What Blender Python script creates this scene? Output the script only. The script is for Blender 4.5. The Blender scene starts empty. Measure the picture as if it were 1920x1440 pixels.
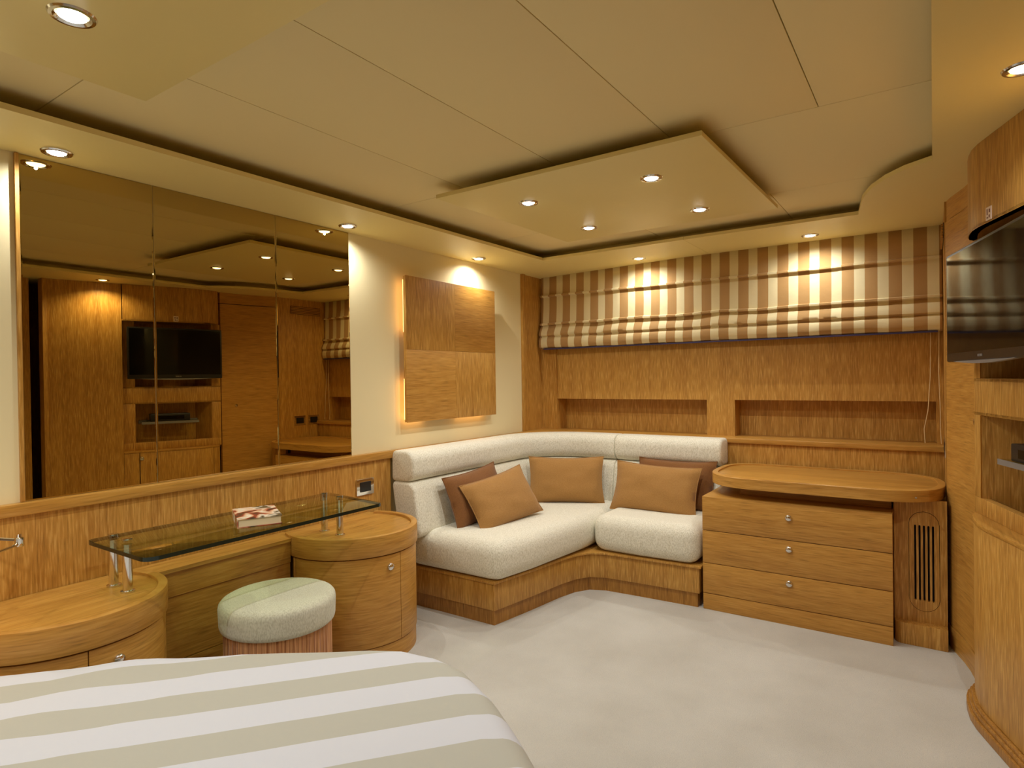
import bpy, bmesh, math, random
from mathutils import Vector, Matrix, noise
random.seed(7)
PI = math.pi
sc = bpy.context.scene
COL = sc.collection

# ------------------------------------------------------------------ camera
CAM = Vector((2.484, -4.04, 1.25))
YAW, PITCH, ROLL, FPX = -0.6010, -0.0080, -0.0138, 1149.6
F = Vector((math.sin(YAW)*math.cos(PITCH), math.cos(YAW)*math.cos(PITCH), math.sin(PITCH)))
R = Vector((math.cos(YAW), -math.sin(YAW), 0)); U = R.cross(F)
R2 = R*math.cos(ROLL) + U*math.sin(ROLL); U2 = -R*math.sin(ROLL) + U*math.cos(ROLL)
cd = bpy.data.cameras.new('camera'); cam = bpy.data.objects.new('camera', cd); COL.objects.link(cam)
cd.sensor_width = 36; cd.lens = FPX*36/1920; cd.clip_start = 0.02
m = Matrix((R2, U2, -F)).transposed().to_4x4(); m.translation = CAM; cam.matrix_world = m
sc.camera = cam

# ------------------------------------------------------------------ world, exposure
w = bpy.data.worlds.new('world'); sc.world = w; w.use_nodes = True
w.node_tree.nodes['Background'].inputs[0].default_value = (1.0, 0.86, 0.66, 1)
w.node_tree.nodes['Background'].inputs[1].default_value = 0.05
sc.view_settings.view_transform = 'Standard'; sc.view_settings.look = 'None'
sc.view_settings.gamma = 1; sc.view_settings.use_curve_mapping = False
sc.view_settings.exposure = -0.69
LIGHT_COL = (1.0, 0.985, 0.95)
SPOT_W = 25.5

# ------------------------------------------------------------------ materials
def lin(r, g, b):
    f = lambda c: (c/255/12.92 if c/255 <= 0.04045 else ((c/255+0.055)/1.055)**2.4)
    return (f(r), f(g), f(b), 1)

def new_mat(name):
    mt = bpy.data.materials.new(name); mt.use_nodes = True
    nt = mt.node_tree; return mt, nt, nt.nodes['Principled BSDF']

def N(nt, typ, **kw):
    n = nt.nodes.new(typ)
    for k, v in kw.items():
        if hasattr(n, k): setattr(n, k, v)
        else: n.inputs[k].default_value = v
    return n

def plain(name, col, rough=0.5, metal=0.0, bump=0.0, bscale=400, **kw):
    mt, nt, b = new_mat(name)
    b.inputs['Base Color'].default_value = col; b.inputs['Roughness'].default_value = rough
    b.inputs['Metallic'].default_value = metal
    for k, v in kw.items(): b.inputs[k].default_value = v
    tc = N(nt, 'ShaderNodeTexCoord'); nz = N(nt, 'ShaderNodeTexNoise', Scale=bscale if bump else 30.0, Detail=2.0)
    nt.links.new(tc.outputs['Object'], nz.inputs['Vector'])
    if bump:
        bp = N(nt, 'ShaderNodeBump', Strength=bump, Distance=0.002)
        nt.links.new(nz.outputs['Fac'], bp.inputs['Height']); nt.links.new(bp.outputs[0], b.inputs['Normal'])
    else:
        mr = N(nt, 'ShaderNodeMapRange'); mr.inputs['To Min'].default_value = max(0, rough-0.03); mr.inputs['To Max'].default_value = rough+0.03
        nt.links.new(nz.outputs['Fac'], mr.inputs['Value']); nt.links.new(mr.outputs[0], b.inputs['Roughness'])
    return mt

def wood(name, sc_broad, sc_fine, c0, c1, c2, rough=0.40, fleck=0.68):
    mt, nt, b = new_mat(name)
    tc = N(nt, 'ShaderNodeTexCoord')
    def nz(scale, det, dist=0.0):
        mp = N(nt, 'ShaderNodeMapping'); mp.inputs['Scale'].default_value = scale
        n = N(nt, 'ShaderNodeTexNoise', Scale=1.0, Detail=det, Distortion=dist)
        nt.links.new(tc.outputs['Object'], mp.inputs[0]); nt.links.new(mp.outputs[0], n.inputs['Vector']); return n
    a = nz(sc_broad, 4.0, 0.3); f_ = nz(sc_fine, 3.0)
    r1 = N(nt, 'ShaderNodeValToRGB'); r1.color_ramp.elements[0].position = 0.32; r1.color_ramp.elements[1].position = 0.68
    r1.color_ramp.elements[0].color = c0; r1.color_ramp.elements[1].color = c1
    nt.links.new(a.outputs['Fac'], r1.inputs[0])
    r2 = N(nt, 'ShaderNodeMapRange'); r2.inputs['From Min'].default_value = 0.5; r2.inputs['From Max'].default_value = 0.72
    r2.inputs['To Max'].default_value = fleck
    nt.links.new(f_.outputs['Fac'], r2.inputs['Value'])
    mx = N(nt, 'ShaderNodeMix', data_type='RGBA'); mx.inputs['B'].default_value = c2
    nt.links.new(r2.outputs[0], mx.inputs['Factor']); nt.links.new(r1.outputs[0], mx.inputs['A'])
    r3 = N(nt, 'ShaderNodeMapRange'); r3.inputs['From Min'].default_value = 0.22; r3.inputs['From Max'].default_value = 0.46
    r3.inputs['To Min'].default_value = 0.62; r3.inputs['To Max'].default_value = 1.0
    nt.links.new(f_.outputs['Fac'], r3.inputs['Value'])
    mu = N(nt, 'ShaderNodeMix', data_type='RGBA', blend_type='MULTIPLY'); mu.inputs['Factor'].default_value = 1
    nt.links.new(mx.outputs['Result'], mu.inputs['A']); nt.links.new(r3.outputs[0], mu.inputs['B'])
    nt.links.new(mu.outputs['Result'], b.inputs['Base Color'])
    b.inputs['Roughness'].default_value = rough; b.inputs['Specular IOR Level'].default_value = 0.4
    bp = N(nt, 'ShaderNodeBump', Strength=0.12, Distance=0.001)
    nt.links.new(f_.outputs['Fac'], bp.inputs['Height']); nt.links.new(bp.outputs[0], b.inputs['Normal'])
    return mt

W0, W1, W2 = lin(176,125,53), lin(196,146,67), lin(228,184,104)
M = {}
M['wood_v'] = wood('oak_vertical_grain', (22,22,1.0), (190,190,13), W0, W1, W2)
M['wood_h'] = wood('oak_horizontal_grain', (2.2,2.2,40), (11,11,190), lin(182,130,56), lin(194,143,65), W2, fleck=0.3)
M['wood_y'] = wood('oak_lengthwise_grain', (20,1.2,20), (170,8,170), W0, W1, W2, rough=0.30, fleck=0.3)
M['wood_x'] = wood('oak_crosswise_grain', (1.2,20,20), (8,170,170), W0, W1, W2, rough=0.32, fleck=0.3)
M['wood_dark'] = wood('oak_dark_base', (22,22,1.0), (190,190,13), lin(150,102,40), lin(170,120,50), lin(200,150,74))  # darker oak tone for plinth, skirting and corridor walls
M['ceiling'] = plain('ceiling_vinyl', lin(238,222,168), 0.75, bump=0.05, bscale=700)
M['soffit'] = plain('soffit_lacquer', lin(235,218,150), 0.45)
M['wall'] = plain('wall_fabric', lin(235,222,176), 0.85, bump=0.1, bscale=900)
M['carpet'] = None
M['chrome'] = plain('chrome', (0.75,0.74,0.72,1), 0.12, 1.0)
M['black'] = plain('black_plastic', (0.012,0.012,0.012,1), 0.35)
M['dark'] = plain('gap_shade', (0.02,0.012,0.006,1), 0.8)  # near-black colour stands in for shade inside slots and gaps
M['screen'] = plain('screen_glass', (0.006,0.006,0.005,1), 0.06, **{'Specular IOR Level': 0.22})
M['grey'] = plain('grey_plastic', (0.22,0.21,0.20,1), 0.4)
M['mirror'] = None
M['pages'] = plain('book_pages', lin(232,214,176), 0.8)
M['cord'] = plain('blind_cord', lin(226,200,150), 0.7)
M['sticker'] = plain('sticker_white', lin(235,215,200), 0.5)
M['sticker_mark'] = plain('sticker_mark', lin(110,60,50), 0.5)
M['blue'] = plain('daylight_blue', lin(58,52,92), 0.5)  # blue colour painted in for the slit of daylight below the blind

def make_carpet():
    mt, nt, b = new_mat('carpet_cream')
    tc = N(nt, 'ShaderNodeTexCoord')
    n1 = N(nt, 'ShaderNodeTexNoise', Scale=3.0, Detail=3.0); n2 = N(nt, 'ShaderNodeTexNoise', Scale=260.0, Detail=2.0)
    for n in (n1, n2): nt.links.new(tc.outputs['Object'], n.inputs['Vector'])
    r = N(nt, 'ShaderNodeValToRGB'); r.color_ramp.elements[0].position = 0.3; r.color_ramp.elements[1].position = 0.7
    r.color_ramp.elements[0].color = lin(191,188,178); r.color_ramp.elements[1].color = lin(204,202,193)
    nt.links.new(n1.outputs['Fac'], r.inputs[0])
    r2 = N(nt, 'ShaderNodeMapRange'); r2.inputs['To Min'].default_value = 0.86; r2.inputs['To Max'].default_value = 1.1
    nt.links.new(n2.outputs['Fac'], r2.inputs['Value'])
    mu = N(nt, 'ShaderNodeMix', data_type='RGBA', blend_type='MULTIPLY'); mu.inputs['Factor'].default_value = 1
    nt.links.new(r.outputs[0], mu.inputs['A']); nt.links.new(r2.outputs[0], mu.inputs['B'])
    nt.links.new(mu.outputs['Result'], b.inputs['Base Color'])
    b.inputs['Roughness'].default_value = 0.95; b.inputs['Sheen Weight'].default_value = 0.2
    bp = N(nt, 'ShaderNodeBump', Strength=0.5, Distance=0.006)
    nt.links.new(n2.outputs['Fac'], bp.inputs['Height']); nt.links.new(bp.outputs[0], b.inputs['Normal'])
    return mt
M['carpet'] = make_carpet()

def make_mirror():
    mt, nt, b = new_mat('bronze_mirror')
    b.inputs['Base Color'].default_value = (0.48, 0.37, 0.16, 1); b.inputs['Metallic'].default_value = 1
    b.inputs['Roughness'].default_value = 0.0
    return mt
M['mirror'] = make_mirror()

def make_glass():
    mt = bpy.data.materials.new('green_tinted_glass'); mt.use_nodes = True; nt = mt.node_tree
    nt.nodes.remove(nt.nodes['Principled BSDF'])
    tr_ = N(nt, 'ShaderNodeBsdfTransparent'); tr_.inputs[0].default_value = (0.80, 0.88, 0.72, 1)
    gl = N(nt, 'ShaderNodeBsdfGlossy'); gl.inputs['Roughness'].default_value = 0.0
    lw = N(nt, 'ShaderNodeLayerWeight', Blend=0.5); pw = N(nt, 'ShaderNodeMath', operation='POWER'); pw.inputs[1].default_value = 5.0
    nt.links.new(lw.outputs['Facing'], pw.inputs[0]); fr = N(nt, 'ShaderNodeMath', operation='MULTIPLY_ADD'); fr.inputs[1].default_value = 0.90; fr.inputs[2].default_value = 0.04
    nt.links.new(pw.outputs[0], fr.inputs[0])
    mx = N(nt, 'ShaderNodeMixShader'); nt.links.new(fr.outputs[0], mx.inputs[0]); nt.links.new(tr_.outputs[0], mx.inputs[1]); nt.links.new(gl.outputs[0], mx.inputs[2])
    nt.links.new(mx.outputs[0], nt.nodes['Material Output'].inputs[0]); return mt
M['glass'] = make_glass()
def make_glass_edge():
    mt, nt, b = new_mat('polished_glass_edge')
    b.inputs['Base Color'].default_value = (0.006, 0.016, 0.011, 1); b.inputs['Roughness'].default_value = 0.1
    return mt
M['glass_edge'] = make_glass_edge()

def fabric(name, c0, c1, s1, bump=0.25, stretch=(1,1,1), rough=0.9):
    mt, nt, b = new_mat(name)
    tc = N(nt, 'ShaderNodeTexCoord'); mp = N(nt, 'ShaderNodeMapping'); mp.inputs['Scale'].default_value = stretch
    n1 = N(nt, 'ShaderNodeTexNoise', Scale=s1, Detail=3.0)
    nt.links.new(tc.outputs['Object'], mp.inputs[0]); nt.links.new(mp.outputs[0], n1.inputs['Vector'])
    r = N(nt, 'ShaderNodeValToRGB'); r.color_ramp.elements[0].position = 0.35; r.color_ramp.elements[1].position = 0.6
    r.color_ramp.elements[0].color = c0; r.color_ramp.elements[1].color = c1
    nt.links.new(n1.outputs['Fac'], r.inputs[0]); nt.links.new(r.outputs[0], b.inputs['Base Color'])
    b.inputs['Roughness'].default_value = rough; b.inputs['Sheen Weight'].default_value = 0.15
    bp = N(nt, 'ShaderNodeBump', Strength=bump, Distance=0.002)
    nt.links.new(n1.outputs['Fac'], bp.inputs['Height']); nt.links.new(bp.outputs[0], b.inputs['Normal'])
    return mt
M['tweed'] = fabric('sofa_tweed', lin(208,203,180), lin(240,237,220), 260, stretch=(1,1,0.4), bump=0.2)
M['stool_tweed'] = fabric('stool_tweed', lin(192,190,168), lin(216,215,196), 260, stretch=(1,1,0.4), bump=0.2)
M['fringe'] = fabric('stool_reeded_base', lin(150,92,48), lin(205,150,98), 1.0, stretch=(170,170,6), bump=0.5)
M['tan'] = fabric('tan_linen', lin(156,112,54), lin(170,126,66), 300)
M['rust'] = fabric('rust_linen', lin(116,72,28), lin(130,84,36), 300)

def stripes(name, direction, origin, period, frac, ca, cb, edge=0.0006):
    """printed cloth stripes: ca where frac(u) < frac else cb"""
    mt, nt, b = new_mat(name)
    tc = N(nt, 'ShaderNodeTexCoord')
    d = N(nt, 'ShaderNodeVectorMath', operation='DOT_PRODUCT'); d.inputs[1].default_value = direction
    nt.links.new(tc.outputs['Object'], d.inputs[0])
    s = N(nt, 'ShaderNodeMath', operation='SUBTRACT'); s.inputs[1].default_value = origin
    nt.links.new(d.outputs['Value'], s.inputs[0])
    dv = N(nt, 'ShaderNodeMath', operation='DIVIDE'); dv.inputs[1].default_value = period; nt.links.new(s.outputs[0], dv.inputs[0])
    fr = N(nt, 'ShaderNodeMath', operation='FRACT'); nt.links.new(dv.outputs[0], fr.inputs[0])
    lt = N(nt, 'ShaderNodeMath', operation='LESS_THAN'); lt.inputs[1].default_value = frac; nt.links.new(fr.outputs[0], lt.inputs[0])
    mx = N(nt, 'ShaderNodeMix', data_type='RGBA'); mx.inputs['A'].default_value = cb; mx.inputs['B'].default_value = ca
    nt.links.new(lt.outputs[0], mx.inputs['Factor'])
    nt.links.new(mx.outputs['Result'], b.inputs['Base Color'])
    b.inputs['Roughness'].default_value = 0.8; b.inputs['Sheen Weight'].default_value = 0.1
    n = N(nt, 'ShaderNodeTexNoise', Scale=14.0, Detail=4.0); nt.links.new(tc.outputs['Object'], n.inputs['Vector'])
    bp = N(nt, 'ShaderNodeBump', Strength=0.12, Distance=0.02); nt.links.new(n.outputs['Fac'], bp.inputs['Height'])
    nt.links.new(bp.outputs[0], b.inputs['Normal'])
    return mt
M['bed'] = stripes('striped_bedspread', (0.7716, -0.6361, 0), 2.742, 0.198, 0.5, lin(208,212,220), lin(182,182,170))
M['blind'] = stripes('striped_silk', (1, 0, 0), 0.036, 0.1157, 0.46, lin(232,218,172), lin(182,142,86))

def emit(name, col, st):
    mt = bpy.data.materials.new(name); mt.use_nodes = True; nt = mt.node_tree
    nt.nodes.remove(nt.nodes['Principled BSDF'])
    e = N(nt, 'ShaderNodeEmission'); e.inputs[0].default_value = col; e.inputs[1].default_value = st
    nt.links.new(e.outputs[0], nt.nodes['Material Output'].inputs[0]); return mt
M['lens'] = emit('lamp_lens', (1, 0.93, 0.80, 1), 14.0)
M['led'] = emit('warm_led_strip', (1, 0.50, 0.14, 1), 9.0)

def cover_mat():
    mt, nt, b = new_mat('book_cover_print')
    tc = N(nt, 'ShaderNodeTexCoord'); n = N(nt, 'ShaderNodeTexNoise', Scale=13.0, Detail=2.0, Distortion=0.6)
    nt.links.new(tc.outputs['Object'], n.inputs['Vector'])
    r = N(nt, 'ShaderNodeValToRGB'); e = r.color_ramp.elements
    e[0].position = 0.36; e[0].color = lin(70,58,44); e[1].position = 0.44; e[1].color = lin(170,78,54)
    a = e.new(0.5); a.color = lin(236,196,156); a = e.new(0.58); a.color = lin(246,236,214); a = e.new(0.64); a.color = lin(112,100,72)
    nt.links.new(n.outputs['Fac'], r.inputs[0]); nt.links.new(r.outputs[0], b.inputs['Base Color']); b.inputs['Roughness'].default_value = 0.25
    return mt
M['cover'] = cover_mat()

# ------------------------------------------------------------------ mesh helpers
def ccw(p):
    a = sum(p[i][0]*p[(i+1) % len(p)][1]-p[(i+1) % len(p)][0]*p[i][1] for i in range(len(p)))
    return list(p) if a > 0 else list(reversed(p))

def inset(p, d):
    n = len(p); out = []
    for i in range(n):
        a, b, c = Vector(p[i-1][:2]), Vector(p[i][:2]), Vector(p[(i+1) % n][:2])
        e1 = (b-a).normalized() if (b-a).length > 1e-9 else Vector((1, 0)); e2 = (c-b).normalized() if (c-b).length > 1e-9 else e1
        n1 = Vector((-e1.y, e1.x)); n2 = Vector((-e2.y, e2.x)); mm = n1+n2
        if mm.length < 1e-6: mm = n1
        mm.normalize(); k = d/max(0.35, mm.dot(n1)); out.append((b.x+mm.x*k, b.y+mm.y*k))
    return out

def round_poly(p, r, seg=6):
    """round the corners; r is one radius or a list"""
    n = len(p); out = []
    for i in range(n):
        rr = r[i] if isinstance(r, (list, tuple)) else r
        b = Vector(p[i]); a = Vector(p[i-1]); c = Vector(p[(i+1) % n])
        if rr <= 0: out.append(tuple(b)); continue
        u = (a-b).normalized(); v = (c-b).normalized(); ang = u.angle(v)
        t = min(rr/math.tan(ang/2), 0.48*(a-b).length, 0.48*(c-b).length)
        p1 = b+u*t; p2 = b+v*t
        for k in range(seg+1):
            s = k/seg; q = p1*(1-s)**2 + b*2*s*(1-s) + p2*s*s; out.append((q.x, q.y))
    return out

def arc(cx, cy, r, a0, a1, n=16):
    return [(cx+r*math.cos(math.radians(a0+(a1-a0)*k/n)), cy+r*math.sin(math.radians(a0+(a1-a0)*k/n))) for k in range(n+1)]

def add_rings(bm, rings, cap0=True, cap1=True):
    vs = [[bm.verts.new(v) for v in r] for r in rings]; n = len(vs[0])
    for a, b in zip(vs, vs[1:]):
        for i in range(n): bm.faces.new((a[i], a[(i+1) % n], b[(i+1) % n], b[i]))
    if cap0: bm.faces.new(list(reversed(vs[0])))
    if cap1: bm.faces.new(vs[-1])

def add_prism(bm, p, z0, z1, bev=0.0, seg=2):
    p = ccw(p)
    if bev <= 0: prof = [(0, z0), (0, z1)]
    else:
        prof = [(bev*(1-math.sin(k/seg*PI/2)), z0+bev*(1-math.cos(k/seg*PI/2))) for k in range(seg+1)]
        prof += [(bev*(1-math.cos(k/seg*PI/2)), z1-bev*(1-math.sin(k/seg*PI/2))) for k in range(seg+1)]
    add_rings(bm, [[(x, y, z) for x, y in (inset(p, d) if d > 1e-9 else p)] for d, z in prof])

def add_box(bm, x0, x1, y0, y1, z0, z1, bev=0.0):
    add_prism(bm, [(x0, y0), (x1, y0), (x1, y1), (x0, y1)], z0, z1, bev)

def off_path(pts, d):
    """offset an open polyline to its right by d"""
    out = []; n = len(pts)
    for i in range(n):
        a = Vector(pts[max(0, i-1)]); b = Vector(pts[i]); c = Vector(pts[min(n-1, i+1)])
        e = ((b-a).normalized() if i else Vector((0, 0))) + ((c-b).normalized() if i < n-1 else Vector((0, 0))); e.normalize()
        out.append((b.x+e.y*d, b.y-e.x*d))
    return out

def add_strip(bm, pts, t, z0, z1, bev=0.0):
    add_prism(bm, list(pts)+list(reversed(off_path(pts, t))), z0, z1, bev)

def add_sweep(bm, path, prof, endround=0.0):
    """prof: closed loop of (offset to the right, z)"""
    rings = []
    n = len(path)
    cd_ = sum(d for d, z in prof)/len(prof); cz_ = sum(z for d, z in prof)/len(prof)
    offs = {}
    for d, z in prof: offs.setdefault(d, off_path(path, d))
    base = [[(offs[d][i][0], offs[d][i][1], z) for d, z in prof] for i in range(n)]
    rings = base
    if endround > 0:
        def capring(i, j):
            e = (Vector(path[i])-Vector(path[j])).normalized(); out = []
            for k in (1, 2, 3):
                a = k/3*PI/2; s = math.cos(a); ext = math.sin(a)*endround
                c = off_path(path, cd_)[i]
                rg = []
                for (x, y, z) in base[i]:
                    wdt = math.hypot(x-c[0], y-c[1]); hh = abs(z-cz_)
                    f = 1-(1-s)*min(1.0, endround/max(0.03, max(wdt, hh)))
                    rg.append((c[0]+(x-c[0])*f+e.x*ext, c[1]+(y-c[1])*f+e.y*ext, cz_+(z-cz_)*f))
                out.append(rg)
            return out
        a = capring(0, 1); b = capring(n-1, n-2); rings = list(reversed(a))+base+b
    add_rings(bm, rings)
    bmesh.ops.recalc_face_normals(bm, faces=bm.faces)

def add_tube(bm, pts, r, n=10):
    rings = []
    for i, p in enumerate(pts):
        p = Vector(p); a = Vector(pts[max(0, i-1)]); b = Vector(pts[min(len(pts)-1, i+1)]); t = (b-a).normalized()
        u = t.orthogonal().normalized() if abs(t.z) > 0.9 else t.cross(Vector((0, 0, 1))).normalized(); v = t.cross(u)
        rr = r[i] if isinstance(r, (list, tuple)) else r
        rings.append([tuple(p+(u*math.cos(2*PI*k/n)+v*math.sin(2*PI*k/n))*rr) for k in range(n)])
    add_rings(bm, rings); bmesh.ops.recalc_face_normals(bm, faces=bm.faces)

def add_lathe(bm, prof, c=(0, 0), n=32, cap0=True, cap1=True):
    add_rings(bm, [[(c[0]+r*math.cos(2*PI*k/n), c[1]+r*math.sin(2*PI*k/n), z) for k in range(n)] for r, z in prof], cap0, cap1)
    bmesh.ops.recalc_face_normals(bm, faces=bm.faces)

WL = {}
def mesh_of(bm, name, mat, smooth=35):
    me = bpy.data.meshes.new(name); bmesh.ops.recalc_face_normals(bm, faces=bm.faces); bm.to_mesh(me); bm.free()
    if smooth:
        for p in me.polygons: p.use_smooth = True
        me.set_sharp_from_angle(angle=math.radians(smooth))
    me.materials.append(M[mat] if isinstance(mat, str) else mat); return me

def link(name, data, parent=None, local=False):
    o = bpy.data.objects.new(name, data); COL.objects.link(o)
    if parent is not None:
        o.parent = parent
        if not local: o.location = -WL[parent.name]
        WL[o.name] = Vector((0, 0, 0)) if not local else WL[parent.name].copy()
    else: WL[o.name] = Vector((0, 0, 0))
    return o

def obj(name, bm, mat, parent=None, smooth=35, local=False): return link(name, mesh_of(bm, name, mat, smooth), parent, local)
def BM(): return bmesh.new()
def tag(o, label, cat, group=None):
    o['label'] = label; o['category'] = cat
    if group: o['group'] = group
    return o
def struct(o): o['kind'] = 'structure'; return o
def thing(name, label, cat, loc=(0, 0, 0), group=None):
    o = bpy.data.objects.new(name, None); COL.objects.link(o); o.location = loc; WL[o.name] = Vector(loc); o.empty_display_size = 0.1
    return tag(o, label, cat, group)
def box_part(name, dims, mat, parent=None, bev=0.0, smooth=35):
    bm = BM(); add_box(bm, *dims, bev); return obj(name, bm, mat, parent, smooth)

# ------------------------------------------------------------------ room shell
ZS, ZL, ZC = 2.043, 2.018, 2.105
def soffit_z(x): return ZL + (ZS-ZL)*min(1.0, max(0.0, x)/0.42)

o = struct(box_part('floor', (-0.2, 4.2, -5.6, 0.3, -0.06, 0.0), 'carpet'))
# ceiling boards
ceil = struct(box_part('ceiling', (-0.2, 4.2, -5.6, 0.3, ZC+0.012, ZC+0.08), 'ceiling'))
def cpanel(x0, x1, y0, y1):
    box_part('panel', (x0+0.0012, x1-0.0012, y0+0.0012, y1-0.0012, ZC, ZC+0.012), 'ceiling', ceil, 0.0015)
XJ = [-0.05, 0.765, 1.245, 1.715, 2.19, 2.75, 4.0]
for a, b in zip(XJ, XJ[1:]): cpanel(a, b, -3.29, -1.86)
for a, b in ((-0.05, 1.245), (1.245, 1.715), (1.715, 4.0)): cpanel(a, b, -1.86, -0.96)
for a, b in ((-0.05, 1.12), (1.12, 1.86), (1.86, 4.0)): cpanel(a, b, -0.96, 0.2)
for a, b in ((-0.05, 0.765), (0.765, 1.715), (1.715, 4.0)): cpanel(a, b, -5.5, -3.29)

# perimeter soffit: slab with an 18 mm lip and an open shadow gap above it
inner = [(0.30, -5.0), (0.345, -0.535), (2.187, -0.545), (2.208, -0.70), (2.232, -0.86), (2.275, -1.0), (2.33, -1.11), (2.40, -1.20), (2.489, -1.263), (2.485, -5.0)]
def soffit_piece(name, poly, dz0=0.0, t=0.018):
    bm = BM(); p = ccw(poly)
    add_rings(bm, [[(x, y, soffit_z(x)+dz0) for x, y in p], [(x, y, soffit_z(x)+dz0+t) for x, y in p]])
    return obj(name, bm, 'soffit', None, 20)
so = struct(soffit_piece('soffit', [(-0.02, -5.0), inner[0], inner[1], (-0.02, -0.06)]))
so2 = soffit_piece('back_board', [(-0.02, -0.06), inner[1], (1.30, -0.540), (1.30, 0.1), (-0.02, 0.1)])
so3 = soffit_piece('back_board', [(1.302, -0.540), (2.187, -0.545), (2.187, 0.1), (1.302, 0.1)])
so4 = soffit_piece('curved_board', [(2.187, 0.1)]+inner[2:9]+[(3.2, -1.263), (3.2, 0.1)])
so5 = soffit_piece('side_board', [(2.489, -1.263), (2.485, -5.0), (3.2, -5.0), (3.2, -1.263)])
so6 = soffit_piece('front_board', [(-0.02, -5.0), (3.2, -5.0), (3.2, -5.5), (-0.02, -5.5)])
for s in (so2, so3, so4, so5, so6): s.parent = so
# upstand behind the shadow gap
bm = BM()
path = [(0.30-0.16, -5.0), (0.345-0.16, -0.38), (2.34, -0.39), (2.37, -0.80), (2.46, -1.02), (2.64, -1.12), (2.64, -5.0)]
add_strip(bm, path, 0.02, ZS+0.01, ZC)
up = struct(obj('trim_1', bm, 'ceiling'))

# left wall
wl = struct(box_part('wall_left', (-0.12, -0.004, -5.5, -0.262, 0.0, 2.03), 'wall'))
wl2 = struct(box_part('wall_left', (-0.12, 0.0, -0.262, 0.14, 0.0, 2.06), 'wood_v'))
t2 = struct(box_part('trim_2', (-0.01, 0.014, -0.285, -0.245, 0.866, 2.035), 'wood_v', None, 0.003))
wn = struct(box_part('wall_left', (-0.004, 0.014, -5.5, -1.635, 0.0, 0.826), 'wood_v'))
tr = struct(box_part('trim_3', (-0.004, 0.034, -5.5, -1.62, 0.826, 0.866), 'wood_y', None, 0.004))

# back wall
SOFA_PATH_R = 0.47
bp = [(0.022, -1.62), (0.022, -0.60)] + arc(0.022+SOFA_PATH_R, -0.60, SOFA_PATH_R, 180, 90, 14)[1:] + [(1.45, -0.13)]
wb = struct(box_part('wall_back', (-0.1, 2.6, 0.13, 0.22, 0.0, 2.1), 'wood_v'))
wb_low = box_part('lower_panel', (-0.0, 2.535, -0.122, 0.13, 0.0, 0.836), 'wood_v', wb)
fascia = box_part('upper_panel', (0.133, 2.50, 0.0, 0.13, 1.097, 1.52), 'wood_v', wb)
header = box_part('header_panel', (0.133, 2.50, 0.02, 0.13, 1.80, 2.06), 'wood_v', wb)
postm = box_part('mullion', (1.262, 1.44, 0.0, 0.13, 0.866, 1.097), 'wood_v', wb)
jl = box_part('jamb', (0.0, 0.133, -0.012, 0.13, 0.866, 2.06), 'wood_v', wb)
jr = box_part('jamb', (2.50, 2.56, -0.012, 0.13, 0.866, 2.06), 'wood_v', wb)
win = struct(thing('window_1', '', '', (1.3, 0.06, 1.66)))
del win['label']; del win['category']
box_part('pane', (0.18, 2.45, 0.08, 0.086, 1.56, 1.80), 'screen', win)
for d in ((0.133, 0.18, 0.06, 0.1, 1.52, 1.80), (2.45, 2.50, 0.06, 0.1, 1.52, 1.80), (0.18, 2.45, 0.06, 0.1, 1.52, 1.56)): box_part('window_frame', d, 'black', win)
box_part('daylight_line', (0.14, 2.49, -0.006, 0.06, 1.518, 1.53), 'blue', win)  # blue strip imitates daylight showing at the window's foot
# shelf / cap running behind the sofa and along the back wall
bm = BM()
add_prism(bm, [(0.0, -1.62), (0.034, -1.62)] + off_path(bp, 0.012)[1:-1] + [(1.45, -0.142), (2.535, -0.142), (2.535, 0.13), (0.0, 0.13)], 0.836, 0.866, 0.004)
cap = struct(obj('trim_4', bm, 'wood_x'))

# right side: vent wall, curved door, built-in cabinet, curved wall, doorway
bm = BM(); add_prism(bm, [(2.535, 0.2), (2.535, -0.555), (2.75, -0.555), (2.75, 0.2)], 0, 2.05); wr = struct(obj('wall_right', bm, 'wood_v'))
dpath = [(2.537, -0.565), (2.552, -0.63), (2.573, -0.70), (2.594, -0.77), (2.612, -0.85), (2.626, -0.94), (2.634, -1.06)]
d1 = struct(thing('door_1', '', '', (2.6, -0.8, 0))); del d1['label']; del d1['category']
bm = BM(); add_strip(bm, dpath, -0.03, 0.10, 1.944); obj('leaf', bm, 'wood_h', d1)
bm = BM(); add_strip(bm, off_path(dpath, 0.004), -0.03, 0.0, 0.097); obj('kick_board', bm, 'wood_h', d1)
bm = BM(); add_strip(bm, off_path(dpath, -0.006), -0.03, 1.95, 2.05); obj('header', bm, 'wood_h', d1)
bm = BM(); add_lathe(bm, [(0.001, 0.0), (0.012, 0.0), (0.012, 0.002), (0.006, 0.003), (0.001, 0.003)], n=16)
lk = obj('lock', bm, 'chrome', d1, local=True); lk.location = (2.622-2.6, -0.93+0.8, 1.05); lk.rotation_euler = (0, -PI/2, 0)
bm = BM(); add_strip(bm, [(2.80, -0.50), (2.80, -1.05)], -0.05, 0, 2.05); struct(obj('wall_right', bm, 'dark'))

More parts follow.
